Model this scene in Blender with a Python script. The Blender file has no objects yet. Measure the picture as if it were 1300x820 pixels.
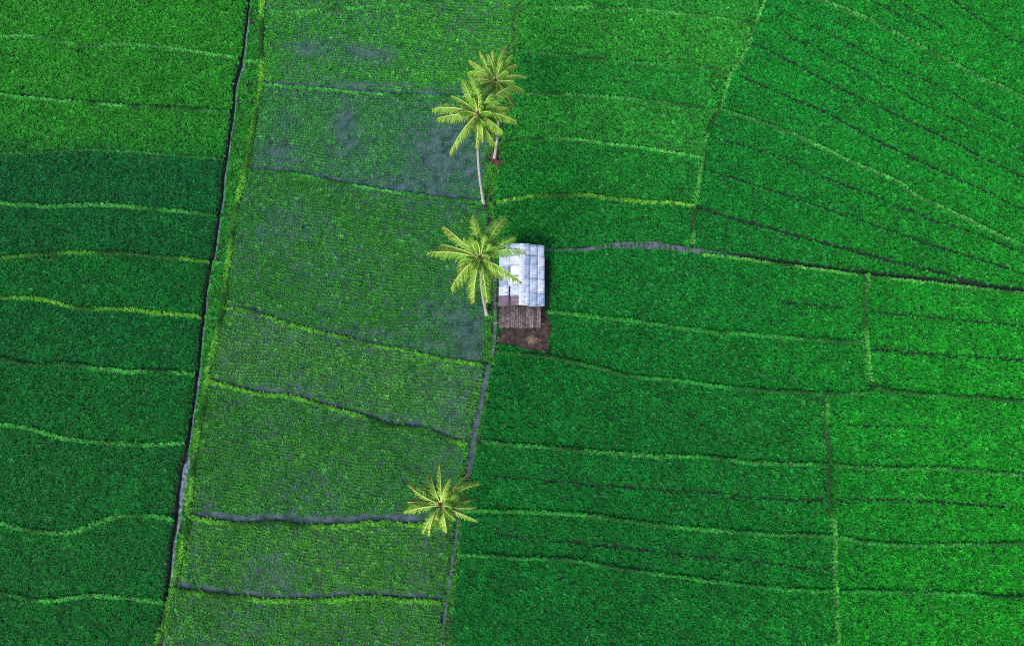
import bpy, math, random
import numpy as np
from mathutils import Vector, Matrix, noise as mnoise

random.seed(11); RNG = np.random.default_rng(11)
S = bpy.context.scene
COL = S.collection

# ------------------------------------------------------------------ camera
H, F, CX, CY = 70.0, 867.0, 650.0, 410.0
NX, NY = 645.0, 640.0                       # nadir
d = np.array([(NX-CX)/F, -(NY-CY)/F, -1.0]); d /= np.linalg.norm(d)
zw = -d
wx = np.array([1.0, 0, 0]) - zw[0]*zw; wx /= np.linalg.norm(wx)
wy = np.cross(zw, wx)
RT = np.array([wx, wy, zw])                 # camera vector -> world vector
def p2w(px, py, z=0.0):
    px = np.asarray(px, float); py = np.asarray(py, float)
    c = np.stack([(px-CX)/F, -(py-CY)/F, -np.ones_like(px)], -1)
    w = c @ RT.T
    t = (z-H)/w[..., 2]
    return w[..., :2]*t[..., None]
def w2p(xy, z=0.0):
    v = np.concatenate([xy, np.full(xy.shape[:-1]+(1,), z-H)], -1)
    c = v @ RT
    return CX - F*c[..., 0]/c[..., 2], CY + F*c[..., 1]/c[..., 2]
cd = bpy.data.cameras.new('camera'); cam = bpy.data.objects.new('camera', cd); COL.objects.link(cam)
M4 = Matrix([list(RT[0])+[0], list(RT[1])+[0], list(RT[2])+[H], [0, 0, 0, 1]])
cam.matrix_world = M4
cd.sensor_width = 36; cd.lens = 36*F/1300; cd.clip_end = 6000; cd.clip_start = 0.5
S.camera = cam

# ------------------------------------------------------------------ light
SUN_EL, SUN_AZ = 42, 208                    # azimuth clockwise from +Y (picture up)
w = bpy.data.worlds.new('World'); S.world = w; w.use_nodes = True
nt = w.node_tree; bg = nt.nodes['Background']
sky = nt.nodes.new('ShaderNodeTexSky'); sky.sky_type = 'NISHITA'; sky.sun_disc = False
sky.sun_elevation = math.radians(SUN_EL); sky.sun_rotation = math.radians(SUN_AZ)
sky.air_density = 1.0; sky.dust_density = 3.0; sky.ozone_density = 1.0
nt.links.new(sky.outputs[0], bg.inputs[0]); bg.inputs[1].default_value = 0.11
sd = bpy.data.lights.new('sun', 'SUN'); sun = bpy.data.objects.new('sun', sd); COL.objects.link(sun)
sd.energy = 1.4; sd.angle = math.radians(22); sd.color = (1, .95, .86)
az, el = math.radians(SUN_AZ), math.radians(SUN_EL)
sdir = Vector((math.sin(az)*math.cos(el), math.cos(az)*math.cos(el), math.sin(el)))
sun.rotation_euler = sdir.to_track_quat('Z', 'Y').to_euler()
S.view_settings.view_transform = 'Standard'; S.view_settings.look = 'None'
S.cycles.filter_width = 1.0; S.cycles.use_denoising = False
S.view_settings.exposure = 1.45; S.view_settings.gamma = 1

# ------------------------------------------------------------------ helpers
def lin(r, g, b):
    f = lambda c: (c/255/12.92) if c <= 10 else ((c/255+.055)/1.055)**2.4
    return np.array([f(r), f(g), f(b)])
def tag(o, label=None, cat=None, group=None, kind=None):
    if label: o['label'] = label
    if cat: o['category'] = cat
    if group: o['group'] = group
    if kind: o['kind'] = kind
    return o
def mesh_obj(name, verts, faces, mat=None, parent=None, smooth=False):
    me = bpy.data.meshes.new(name); me.from_pydata([tuple(v) for v in verts], [], faces); me.update()
    if mat: me.materials.append(mat)
    if smooth: me.polygons.foreach_set('use_smooth', [True]*len(me.polygons))
    o = bpy.data.objects.new(name, me); COL.objects.link(o)
    if parent: o.parent = parent
    return o
def empty(name, loc):
    o = bpy.data.objects.new(name, None); o.empty_display_size = .3; COL.objects.link(o); o.location = loc
    return o
def vnoise(x, y, s, seed=0, oct=3):
    """smooth value noise in numpy, about 0..1"""
    tot = 0; amp = 1; A = 0
    for o in range(oct):
        X = x/s + 37.1*seed + 11.7*o; Y = y/s + 91.3*seed + 5.3*o
        xi = np.floor(X).astype(np.int64); yi = np.floor(Y).astype(np.int64)
        fx = X-xi; fy = Y-yi; fx = fx*fx*(3-2*fx); fy = fy*fy*(3-2*fy)
        def h(a, b):
            n = (a*374761393 + b*668265263 + seed*974711 + o*69069) & 0x7fffffff
            n = ((n ^ (n >> 13))*1274126177) & 0x7fffffff
            return ((n ^ (n >> 16)) & 0xffff)/65535.
        v = (h(xi, yi)*(1-fx)+h(xi+1, yi)*fx)*(1-fy) + (h(xi, yi+1)*(1-fx)+h(xi+1, yi+1)*fx)*fy
        tot = tot + amp*v; A += amp; amp *= .5; s = s/2.
    return tot/A
def sstep(a, b, x):
    t = np.clip((x-a)/(b-a), 0, 1); return t*t*(3-2*t)

# ------------------------------------------------------------------ materials
def newmat(name):
    m = bpy.data.materials.new(name); m.use_nodes = True
    n = m.node_tree.nodes; l = m.node_tree.links
    return m, n, l, n['Principled BSDF']
def plain(name, col, rough=.7, metal=0, nscale=6, var=.35, bump=.15, spec=.3, dark=None):
    m, n, l, p = newmat(name)
    tc = n.new('ShaderNodeTexCoord'); nz = n.new('ShaderNodeTexNoise'); nz.inputs['Scale'].default_value = nscale
    nz.inputs['Detail'].default_value = 6
    l.new(tc.outputs['Object'], nz.inputs['Vector'])
    mx = n.new('ShaderNodeMix'); mx.data_type = 'RGBA'
    a = tuple(c*(1-var) for c in col) if dark is None else dark
    mx.inputs['A'].default_value = (*a, 1); mx.inputs['B'].default_value = (*[min(1, c*(1+var)) for c in col], 1)
    rp = n.new('ShaderNodeValToRGB'); rp.color_ramp.elements[0].position = .35; rp.color_ramp.elements[1].position = .65
    l.new(nz.outputs[0], rp.inputs[0]); l.new(rp.outputs[0], mx.inputs['Factor'])
    l.new(mx.outputs['Result'], p.inputs['Base Color'])
    p.inputs['Roughness'].default_value = rough; p.inputs['Metallic'].default_value = metal
    p.inputs['Specular IOR Level'].default_value = spec
    if bump:
        b = n.new('ShaderNodeBump'); b.inputs['Strength'].default_value = bump; b.inputs['Distance'].default_value = .05
        l.new(nz.outputs[0], b.inputs['Height']); l.new(b.outputs[0], p.inputs['Normal'])
    return m
def leafmat(name, instanced=True, attr='tint', transl=.3, rough=.55):
    m, n, l, p = newmat(name)
    a = n.new('ShaderNodeAttribute'); a.attribute_name = attr
    a.attribute_type = 'INSTANCER' if instanced else 'GEOMETRY'
    col = a.outputs['Color']
    if instanced:
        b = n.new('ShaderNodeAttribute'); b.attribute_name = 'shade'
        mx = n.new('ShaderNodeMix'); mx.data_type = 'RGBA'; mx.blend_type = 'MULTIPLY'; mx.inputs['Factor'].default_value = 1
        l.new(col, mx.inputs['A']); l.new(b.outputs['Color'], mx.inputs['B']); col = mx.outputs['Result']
    l.new(col, p.inputs['Base Color'])
    p.inputs['Roughness'].default_value = rough; p.inputs['Specular IOR Level'].default_value = .2
    t = n.new('ShaderNodeBsdfTranslucent'); l.new(col, t.inputs['Color'])
    ms = n.new('ShaderNodeMixShader'); ms.inputs[0].default_value = transl
    l.new(p.outputs[0], ms.inputs[1]); l.new(t.outputs[0], ms.inputs[2])
    l.new(ms.outputs[0], n['Material Output'].inputs['Surface'])
    return m
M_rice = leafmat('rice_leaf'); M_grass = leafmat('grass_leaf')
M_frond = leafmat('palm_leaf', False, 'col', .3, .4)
M_bund = plain('grassy_earth', (.010, .045, .012), .9, nscale=3, var=.4, bump=.5)
M_soil = plain('red_brown_soil', (.034, .019, .018), .9, nscale=2.2, var=.7, bump=.9)
M_bark = plain('palm_bark', (.24, .245, .24), .9, nscale=5, var=.25, bump=.4)
M_husk = plain('palm_husk', (.05, .026, .012), .9, nscale=9, var=.5)
M_nut = plain('green_coconut', (.16, .11, .02), .5, nscale=5, var=.3, bump=0)
M_sheen = plain('wet_silt', (.095, .12, .165), .3, nscale=2.5, var=.75, bump=.6, spec=.5)  # pale tone stands in for sky reflected by the ditch water
def mudwater(name, c1, c2, rough):
    m, n, l, p = newmat(name)
    tc = n.new('ShaderNodeTexCoord'); nz = n.new('ShaderNodeTexNoise'); nz.inputs['Scale'].default_value = .9; nz.inputs['Detail'].default_value = 8
    l.new(tc.outputs['Object'], nz.inputs['Vector'])
    rp = n.new('ShaderNodeValToRGB'); e = rp.color_ramp.elements
    e[0].position = .35; e[0].color = (*c1, 1); e[1].position = .65; e[1].color = (*c2, 1)
    l.new(nz.outputs[0], rp.inputs[0]); l.new(rp.outputs[0], p.inputs['Base Color'])
    p.inputs['Roughness'].default_value = rough; p.inputs['IOR'].default_value = 1.33
    nb = n.new('ShaderNodeTexNoise'); nb.inputs['Scale'].default_value = 7; nb.inputs['Detail'].default_value = 3
    l.new(tc.outputs['Object'], nb.inputs['Vector'])
    b = n.new('ShaderNodeBump'); b.inputs['Strength'].default_value = .25; b.inputs['Distance'].default_value = .03
    l.new(nb.outputs[0], b.inputs['Height']); l.new(b.outputs[0], p.inputs['Normal'])
    return m
M_water = mudwater('silty_water', (.014, .032, .036), (.060, .088, .108), .12)
M_ditch = mudwater('ditch_water', (.010, .014, .022), (.020, .026, .04), .1)  # near-black base stands in for the dark bank's reflection
M_chan = mudwater('channel_silt_water', (.03, .042, .066), (.085, .10, .15), .15)
M_mud = plain('wet_grey_mud', (.062, .072, .09), .45, nscale=2.2, var=.45, bump=.8, spec=.5)

# ------------------------------------------------------------------ traced lines (photo pixels -> ground)
def ext(P, n=130):
    P = [tuple(map(float, p)) for p in P]
    def out(a, b):
        v = np.array(a)-np.array(b); v /= np.linalg.norm(v)+1e-9; return tuple(np.array(a)+v*n)
    def edge(p): return p[0] <= 2 or p[0] >= 1295 or p[1] <= 2 or 724 <= p[1] <= 729
    if edge(P[0]): P = [out(P[0], P[1])]+P
    if edge(P[-1]): P = P+[out(P[-1], P[-2])]
    return P
def xof(P):                                   # x as function of y
    P = np.array(ext(P)); i = np.argsort(P[:, 1]); P = P[i]
    return lambda y: np.interp(y, P[:, 1], P[:, 0])
def yof(P):
    P = np.array(ext(P)); i = np.argsort(P[:, 0]); P = P[i]
    return lambda x: np.interp(x, P[:, 0], P[:, 1])
def smooth(P, step=.45, wob=.07, seed=0):
    P = p2w(*np.array(P).T)
    Q = np.vstack([2*P[0]-P[1], P, 2*P[-1]-P[-2]]); out = []
    for i in range(1, len(Q)-2):
        a, b, c, e = Q[i-1], Q[i], Q[i+1], Q[i+2]; n = max(2, int(np.linalg.norm(c-b)/step))
        for t in np.arange(n)/n:
            out.append(.5*((2*b)+(c-a)*t+(2*a-5*b+4*c-e)*t*t+(3*b-a-3*c+e)*t**3))
    out.append(P[-1]); out = np.array(out)
    s = np.arange(len(out))*step
    T = np.gradient(out, axis=0); T /= np.linalg.norm(T, axis=1)[:, None]+1e-9
    N = np.stack([-T[:, 1], T[:, 0]], 1)
    return out + N*((vnoise(s, s*0, 2.2, seed+3)-.5)*2*wob*1.6)[:, None]

D1 = [(317,0),(312,38),(307,77),(301,98),(294,152),(283,236),(278,275),(270,325),(260,385),(251,470),(240,547),(235,584),(229,630),(222,668),(215,728)]
B1 = [(334,0),(332,63),(333,104),(319,178),(312,218),(300,266),(291,332),(284,391),(270,450),(264,483),(254,548),(247,591),(240,656),(231,706),(225,728)]
ML = [(655,0),(651,32),(645,63),(638,100),(630,140),(622,180),(616,215),(612,256),(618,264),(619,285),(618,330),(617,400),(613,462),(612,480),(608,510),(600,540),(592,565),(588,584),(582,605),(571,650),(567,668),(563,728)]
MR = [(668,0),(663,32),(657,66),(651,100),(647,130),(641,180),(636,215),(630,245),(627,262),(630,290),(632,315),(634,388),(634,445),(627,465),(624,477),(617,520),(610,557),(603,585),(597,612),(586,661),(583,703),(581,728)]
RB = [(971,0),(962.5,23),(951,56),(939,79),(927,95),(918.6,123),(912.7,140.5),(898,167),(891,202),(886,237),(881,263),(880,285),(879,312)]
R6 = [(690,318),(741,317),(771,313),(811,312),(838,313),(869,318),(890,320),(939,326),(976,331),(1023,338),(1102,348.5),(1177,356),(1237,363),(1299,370)]
L = [[(0,48),(29,48),(67,51),(91,57),(117,60.5),(152,58),(181,59),(222,63),(263,70),(304,75.5)],
     [(0,120.5),(38,126),(111,132),(176,137),(252,141),(293,144)],
     [(0,197),(58,194.5),(111,191.6),(176,194.6),(234,200),(285,203)],
     [(0,260),(63,263),(127,261),(190,266),(247,271),(276,274.5)],
     [(0,329),(63,323),(149,322),(222,328.5),(267,333)],
     [(0,378.6),(57,381),(101.5,392),(149,392),(203,398),(257,402)],
     [(0,455),(41,463.6),(89,462.7),(152,471.5),(203,471.5),(249,476)],
     [(0,538),(33.5,543),(84,557),(134,561.6),(188,565),(236,562)],
     [(0,663),(33.5,672),(77,676),(111,669.6),(144,656),(181,654.5),(222,658.5)],
     [(0,752),(60,762),(120,755),(208,764)]]
C = [[(334,18),(347,17.4),(395,16),(433,13),(503,9),(554,2.5),(601,-5),(655,-14)],
     [(333,108),(360,111),(405,114),(452,119),(503,122),(573,124),(638,127)],
     [(312,216),(345,219),(376,222),(405,228),(490,243),(528,248),(570,253),(613,258)],
     [(284,391),(313,395),(339,402.5),(369,412),(425,425.5),(474,438),(517,445),(556,455),(613,464)],
     [(264,483),(301,494),(333,501),(369,503),(401,512),(437,522),(466,530),(498.6,541),(531,544),(563,554),(592,564)],
     [(241,655),(272,661),(315,665),(351,662.5),(387,667),(430,667),(473,663.5),(524,665),(568,668)],
     [(222,748),(300,758),(380,762),(470,758),(560,764)]]
R = [[(667,11),(717,12),(760.5,11),(801.5,14),(848,19),(898,24),(958,32)],
     [(656,66),(708,72.6),(778,79),(825,83),(872,85),(898,88),(926,95)],
     [(649,120),(702,120.6),(760.5,123.5),(813,129),(860,135),(912,142.5)],
     [(641,181),(699,178),(743,180.6),(784,186),(825,191),(860,197),(890,202)],
     [(630,259),(655,254),(680,250),(741,249),(771.5,253),(826,258),(851,259),(881,263)]]
U1 = [(912,140),(940,149),(978,161),(1019,177),(1048,192),(1077.6,206),(1142,234),(1154.5,245),(1207,271),(1263,297.5),(1299,314)]
U2 = [(1031,-1),(1077.6,16),(1121.5,36.6),(1165,60),(1203,79),(1241.5,101),(1268,111),(1299,127)]
V1 = [(1100,348.5),(1097,388),(1098.5,434),(1101,467),(1104,484)]
V2 = [(1049,498.6),(1048,537),(1052,584),(1051,621),(1056,658),(1058,681),(1058,700),(1059,728)]
S1 = [(694,397),(710,398),(756,403),(817,410),(851,415),(893.5,420.6),(939,424),(1018,431),(1098,434)]
S2 = [(630,448),(698,454),(741,463),(787,474),(815,480),(848,482),(940,494),(1044,499.6),(1094,499.6),(1112,491),(1128,496),(1195,503.6),(1242,505),(1299,509.6)]
S3 = [(612,561),(667,565.6),(721,570),(774.6,574.7),(835,579),(905,581),(950,587),(1051,590),(1108,594),(1195,595),(1262,600),(1299,604)]
S5 = [(588,648),(687,650.5),(754.5,654.5),(801.5,662),(862,669.6),(915,673),(959,677),(1057,681),(1101,689),(1175,692),(1299,689)]
S7 = [(583,703),(660.6,708),(721,711),(778,720),(828,727),(940,742),(1060,750),(1180,752),(1299,758)]
fD1, fB1, fML, fMR, fRB, fR6 = xof(D1), xof(B1), xof(ML), xof(MR), xof(RB), yof(R6)
fL, fC, fR = [yof(q) for q in L], [yof(q) for q in C], [yof(q) for q in R]
fU1, fU2, fS1, fS2, fS3, fS5, fS7 = map(yof, (U1, U2, S1, S2, S3, S5, S7))
fV1, fV2 = xof(V1), xof(V2)

LIME, PALE, FAINT, DULL = (104,168,60), (74,158,76), (44,138,58), (46,122,58)
# bund: (points, width, height, colour, furrow width on its far side, label)
BUNDS = []
def bund(P, wd, ht, col, fur, label): BUNDS.append(dict(P=P, w=wd, h=ht, c=col, f=fur, label=label))
ordn = ['first', 'second', 'third', 'fourth', 'fifth', 'sixth', 'seventh', 'eighth', 'ninth', 'tenth']
for i, q in enumerate(L):
    cc = [PALE, PALE, DULL, PALE, LIME, LIME, PALE, PALE, PALE, PALE][i]
    bund(q, [.42,.42,.22,.42,.40,.45,.42,.42,.45,.4][i], .42, cc, [0,.16,0,0,.05,0,.12,0,.05,0][i],
         'grassy earth bund left of the long ditch, %s crossing from the top' % ordn[i])
for i, q in enumerate(C):
    bund(q, [.5,.36,.34,.4,.5,.5,.5][i], .34, [PALE, PALE, PALE, LIME, LIME, LIME, LIME][i], [0,.25,.3,.1,.22,.42,.3][i],
         'grassy bund across the wet paddies between the two channels, %s from the top' % ordn[i])
for i, q in enumerate(R):
    bund(q, [.4,.4,.36,.36,.42][i], .45, [PALE, FAINT, PALE, PALE, LIME][i], [.06,.05,.08,.06,.05][i],
         'thin grassy bund right of the tall palms above the hut, %s from the top' % ordn[i])
bund(B1, .62, .34, (108,168,60), 0, 'long yellow green bund running beside the dark ditch')
bund(RB, .42, .62, (86,164,82), .1, 'pale trodden bund curving down from the top to the mud track')
bund(U1, .34, .5, (72,156,76), .12, 'pale bund slanting from the bund junction across the upper right fields')
bund(U2, .34, .5, (66,150,72), .12, 'pale slanting bund in the top right corner')
bund([(890,324),(939,329),(976,334),(1023,341),(1102,351.5),(1177,359),(1237,366),(1299,373)], .32, .42, (84,156,72), .42, 'light bund continuing the mud track to the right edge')
bund(V1, .46, .66, (84,172,72), 0, 'short upright bund dividing the right hand fields below the mud track')
bund(V2, .46, .66, (80,170,70), 0, 'upright bund dividing the lower right fields')
bund(S1, .4, .5, FAINT, 0, 'faint bund starting right of the bare soil by the hut')
bund(S2, .38, .5, (46,138,58), 0, 'faint bund leaving the lower end of the bare soil patch')
bund(S3, .4, .5, (56,144,62), 0, 'light bund in the lower right fields that passes right above the lone palm')
bund(S5, .38, .5, (54,142,62), 0, 'light bund level with the lone palm running right')
bund(S7, .36, .5, FAINT, 0, 'faint lowest bund of the right fields')
for i, (y, a, b) in enumerate([(78, 309, 330), (146, 297, 322), (204, 289, 312), (275, 279, 297), (333, 270, 290), (402, 259, 281)]):
    bund([(a, y), ((a+b)/2, y+1), (b, y+1)], .3, .34, PALE, 0, 'short bund bridging ditch and long bund, %s from the top' % ordn[i])

FUR = [  # dark planting lanes
 [(955,56),(1007,82),(1057,110),(1101,130),(1145,151),(1192,174),(1247,202),(1300,227)],
 [(985,13),(1034,36.6),(1077.6,57),(1110,74.6),(1151,94),(1195,113),(1240,138),(1300,166)],
 [(984,40),(1042,67),(1092,94),(1168,133),(1221,158),(1262,176),(1300,196)],
 [(940,99),(993,121.5),(1051,146),(1098,172),(1162,204),(1198,220),(1227,233),(1300,269)],
 [(918,180),(940,186),(987,199),(1042,225),(1112,251),(1177.5,278),(1227,294),(1300,323)],
 [(892,216),(942,231),(1033,261),(1112,287.6),(1177.5,310.6),(1243,330),(1300,349)],
 [(884,264),(933,279),(985,292.5),(1018.5,301.7),(1105,325.5),(1184,345),(1243,361)],
 [(1200,-3),(1250,31),(1300,61)], [(1136,1.5),(1195,38)], [(1100,-2),(1150,27),(1180,40)],
 [(1102,396),(1164,402),(1300,414)], [(1110,444),(1194,450.6),(1300,458)],
 [(993,385),(1069,391)], [(627,604),(721,612.6),(845,622),(892,624),(997,634),(1141,635),(1262,643),(1300,645)],
 [(627,678),(795,695),(878,705),(959,711.5),(1014,719),(1058,721)], [(1051,539),(1175,542)],
]
FURW = [.115,.075,.065,.105,.10,.10,.16,.10,.07,.06,.085,.095,.07,.08,.07,.06]
CH = [(620,462),(619,475),(614,495),(610,515),(604,544),(599,575),(597,590),(592,606)]       # channel beside palms
CH2 = [(586,640),(580,668),(576,700),(572,728)]
SOIL = [(634,392),(690,388),(697,396),(700,418),(697,438),(694,450),(675,446),(659,441),(634,437)]

def seg_dist(pts, line, maxd=3.0):
    """distance of pts (N,2) to polyline, inf beyond maxd; also signed side via north test"""
    D = np.full(len(pts), 9.0)
    lo, hi = line.min(0)-maxd, line.max(0)+maxd
    idx = np.where((pts >= lo).all(1) & (pts <= hi).all(1))[0]
    if not len(idx): return D
    P = pts[idx]; best = np.full(len(idx), 9.0)
    # chunk line to keep boxes tight
    for i in range(len(line)-1):
        a, b = line[i], line[i+1]
        m = (P[:, 0] > min(a[0], b[0])-maxd) & (P[:, 0] < max(a[0], b[0])+maxd) & (P[:, 1] > min(a[1], b[1])-maxd) & (P[:, 1] < max(a[1], b[1])+maxd)
        if not m.any(): continue
        Q = P[m]-a; v = b-a; t = np.clip(Q@v/(v@v+1e-12), 0, 1)
        dd = np.hypot(*(Q-t[:, None]*v).T)
        best[m] = np.minimum(best[m], dd)
    D[idx] = best
    return D
def inpoly(px, py, poly):
    r = np.zeros(px.shape, bool); n = len(poly); j = n-1
    for i in range(n):
        xi, yi = poly[i]; xj, yj = poly[j]
        c = ((yi > py) != (yj > py)) & (px < (xj-xi)*(py-yi)/(yj-yi+1e-12)+xi); r ^= c; j = i
    return r
for k, b in enumerate(BUNDS): b['W'] = smooth(ext(b['P']), .45, .06, k)
D1w = smooth(ext(D1), .45, .10, 77); CHw = smooth(CH, .4, .08, 78); CH2w = smooth(ext(CH2), .4, .05, 79)
R6w = smooth(R6[:8], .45, .08, 80)
FURw = [smooth(ext(f), .6, .05, 90+i) for i, f in enumerate(FUR)]
def ditch_half(y_px):  # half width in metres along the main ditch
    return np.interp(y_px, [0, 70, 85, 105, 120, 575, 586, 650, 675, 728, 800], [.15, .20, .32, .30, .18, .18, .52, .42, .28, .25, .25])

# ------------------------------------------------------------------ ground
def height(P):
    px, py = w2p(P)
    z = (vnoise(P[:, 0], P[:, 1], 9, 5)-.5)*.10
    dd = seg_dist(P, D1w, 1.6); hw = ditch_half(py)
    west = px < fD1(py)
    z = z-.6*np.where(west, 1-sstep(-.12, hw*.8+.08, dd), 1-sstep(hw*.5, hw+.25, dd))
    dd = seg_dist(P, CHw, 1.4); z = z-.38*(1-sstep(.12, .5, dd))
    dd = seg_dist(P, CH2w, 1.2); z = z-.2*(1-sstep(.05, .3, dd))
    return z
def axis(lo, hi, step, far):
    c = np.arange(lo, hi+step/2, step); o = []; s = step; v = hi
    while v < far: s = min(s*1.35, 160); v += s; o.append(v)
    i = []; s = step; v = lo
    while v > -far: s = min(s*1.35, 160); v -= s; i.append(v)
    return np.concatenate([i[::-1], c, o])
X = axis(-80, 80, .17, 2500); Y = axis(-26, 76, .17, 2500)
XX, YY = np.meshgrid(X, Y); P = np.stack([XX.ravel(), YY.ravel()], 1)
Z = height(P)
nx, ny = len(X), len(Y)
me = bpy.data.meshes.new('ground'); nv = nx*ny; nf = (nx-1)*(ny-1)
me.vertices.add(nv); me.vertices.foreach_set('co', np.column_stack([P, Z]).astype(np.float32).ravel())
i0 = (np.arange(ny-1)[:, None]*nx+np.arange(nx-1)[None]).ravel()
q = np.column_stack([i0, i0+1, i0+1+nx, i0+nx]).astype(np.int32)
me.loops.add(nf*4); me.loops.foreach_set('vertex_index', q.ravel())
me.polygons.add(nf); me.polygons.foreach_set('loop_start', np.arange(nf, dtype=np.int32)*4)
me.polygons.foreach_set('use_smooth', np.ones(nf, bool)); me.update(calc_edges=True)
# ground colour attribute: wet dark soil under crops, greener beyond the planted area
px, py = w2p(P)
far = sstep(-60, -110, px)+sstep(1360, 1420, px)+sstep(-50, -90, py)+sstep(850, 900, py)
far = np.where(np.hypot(P[:, 0], P[:, 1]) > 95, 1, np.clip(far, 0, 1))
base = np.array([.006, .018, .010]); wet = np.array([.02, .035, .035])
centre = (px > fB1(py)) & (px < fML(py)) & (far < .5)
colr = np.where(centre[:, None], wet, base)
fieldg = np.array([.012, .11, .018])[None]*(.7+.6*vnoise(P[:, 0], P[:, 1], 30, 4)[:, None])
colr = colr*(1-far[:, None])+fieldg*far[:, None]
gA = me.color_attributes.new('gcol', 'FLOAT_COLOR', 'POINT')
gA.data.foreach_set('color', np.column_stack([colr, np.ones(nv)]).astype(np.float32).ravel())
m, n, l, p = newmat('field_soil')
a = n.new('ShaderNodeAttribute'); a.attribute_name = 'gcol'
tc = n.new('ShaderNodeTexCoord'); nz = n.new('ShaderNodeTexNoise'); nz.inputs['Scale'].default_value = 2.5; nz.inputs['Detail'].default_value = 8
l.new(tc.outputs['Object'], nz.inputs['Vector'])
mp = n.new('ShaderNodeMapRange'); mp.inputs['From Min'].default_value = .3; mp.inputs['From Max'].default_value = .7; mp.inputs['To Min'].default_value = .5; mp.inputs['To Max'].default_value = 1.5
l.new(nz.outputs[0], mp.inputs['Value'])
vm = n.new('ShaderNodeVectorMath'); vm.operation = 'SCALE'; l.new(a.outputs['Color'], vm.inputs[0]); l.new(mp.outputs[0], vm.inputs['Scale'])
l.new(vm.outputs[0], p.inputs['Base Color']); p.inputs['Roughness'].default_value = .85; p.inputs['Specular IOR Level'].default_value = .2
bp = n.new('ShaderNodeBump'); bp.inputs['Strength'].default_value = .6; bp.inputs['Distance'].default_value = .1
l.new(nz.outputs[0], bp.inputs['Height']); l.new(bp.outputs[0], p.inputs['Normal'])
me.materials.append(m)
g = bpy.data.objects.new('ground', me); COL.objects.link(g)
tag(g, 'dark wet soil under all the rice fields', 'ground', kind='structure')

# ------------------------------------------------------------------ tufts
def tuft(name, nb, Lr, wd, spread, mat, seed, droop=.5):
    r = random.Random(seed); V = []; Fc = []; Sh = []
    for k in range(nb):
        a = r.uniform(0, 2*math.pi); s = spread*r.uniform(.25, 1)**.8; Ln = Lr*r.uniform(.65, 1.1)
        bx, by = r.gauss(0, .02), r.gauss(0, .02)
        dx, dy = math.cos(a), math.sin(a); nxx, nyy = -dy, dx
        sh = r.uniform(.75, 1.25); ye = r.uniform(.8, 1.35)
        i = len(V)
        for t, ww in ((0, .6), (.5, 1), (.85, .75), (1, .1)):
            rad = Ln*s*(t**1.5)
            z = Ln*(1-.35*s)*(t-droop*s*t*t*t)
            tw = .4*t*r.uniform(-1, 1)
            for sg in (-1, 1):
                V.append((bx+dx*rad+nxx*sg*wd*ww/2, by+dy*rad+nyy*sg*wd*ww/2, z+tw*sg*wd*.5))
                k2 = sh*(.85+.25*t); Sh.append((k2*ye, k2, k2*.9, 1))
        for j in range(3): Fc.append((i+2*j, i+2*j+1, i+2*j+3, i+2*j+2))
    m = bpy.data.meshes.new(name); m.from_pydata(V, [], Fc); m.materials.append(mat)
    ca = m.color_attributes.new('shade', 'FLOAT_COLOR', 'POINT'); ca.data.foreach_set('color', np.array(Sh, np.float32).ravel())
    return bpy.data.objects.new(name, m)          # source only, never linked
NV = 5
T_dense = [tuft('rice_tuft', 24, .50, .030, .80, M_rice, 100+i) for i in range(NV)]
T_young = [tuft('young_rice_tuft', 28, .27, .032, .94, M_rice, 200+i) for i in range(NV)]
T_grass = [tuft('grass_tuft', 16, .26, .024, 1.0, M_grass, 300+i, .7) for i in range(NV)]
def node_group(name, srcs):
    ng = bpy.data.node_groups.new(name, 'GeometryNodeTree')
    ng.interface.new_socket('Geometry', in_out='INPUT', socket_type='NodeSocketGeometry')
    ng.interface.new_socket('Geometry', in_out='OUTPUT', socket_type='NodeSocketGeometry')
    N = ng.nodes; Lk = ng.links
    gi, go = N.new('NodeGroupInput'), N.new('NodeGroupOutput')
    iop = N.new('GeometryNodeInstanceOnPoints'); j = N.new('GeometryNodeJoinGeometry'); jo = N.new('GeometryNodeJoinGeometry')
    for s in reversed(srcs):
        oi = N.new('GeometryNodeObjectInfo'); oi.inputs['Object'].default_value = s; oi.inputs['As Instance'].default_value = True
        Lk.new(oi.outputs['Geometry'], j.inputs[0])
    def na(nm, ty):
        a = N.new('GeometryNodeInputNamedAttribute'); a.data_type = ty; a.inputs['Name'].default_value = nm; return a.outputs['Attribute']
    Lk.new(gi.outputs[0], iop.inputs['Points']); Lk.new(j.outputs[0], iop.inputs['Instance'])
    Lk.new(na('pt', 'BOOLEAN'), iop.inputs['Selection'])
    iop.inputs['Pick Instance'].default_value = True
    Lk.new(na('vi', 'INT'), iop.inputs['Instance Index'])
    Lk.new(na('rot', 'FLOAT_VECTOR'), iop.inputs['Rotation'])
    Lk.new(na('sc', 'FLOAT'), iop.inputs['Scale'])
    Lk.new(gi.outputs[0], jo.inputs[0]); Lk.new(iop.outputs[0], jo.inputs[0]); Lk.new(jo.outputs[0], go.inputs[0])
    return ng
G_dense, G_young, G_grass = node_group('dense_rice', T_dense), node_group('young_rice', T_young), node_group('verge', T_grass)
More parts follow.
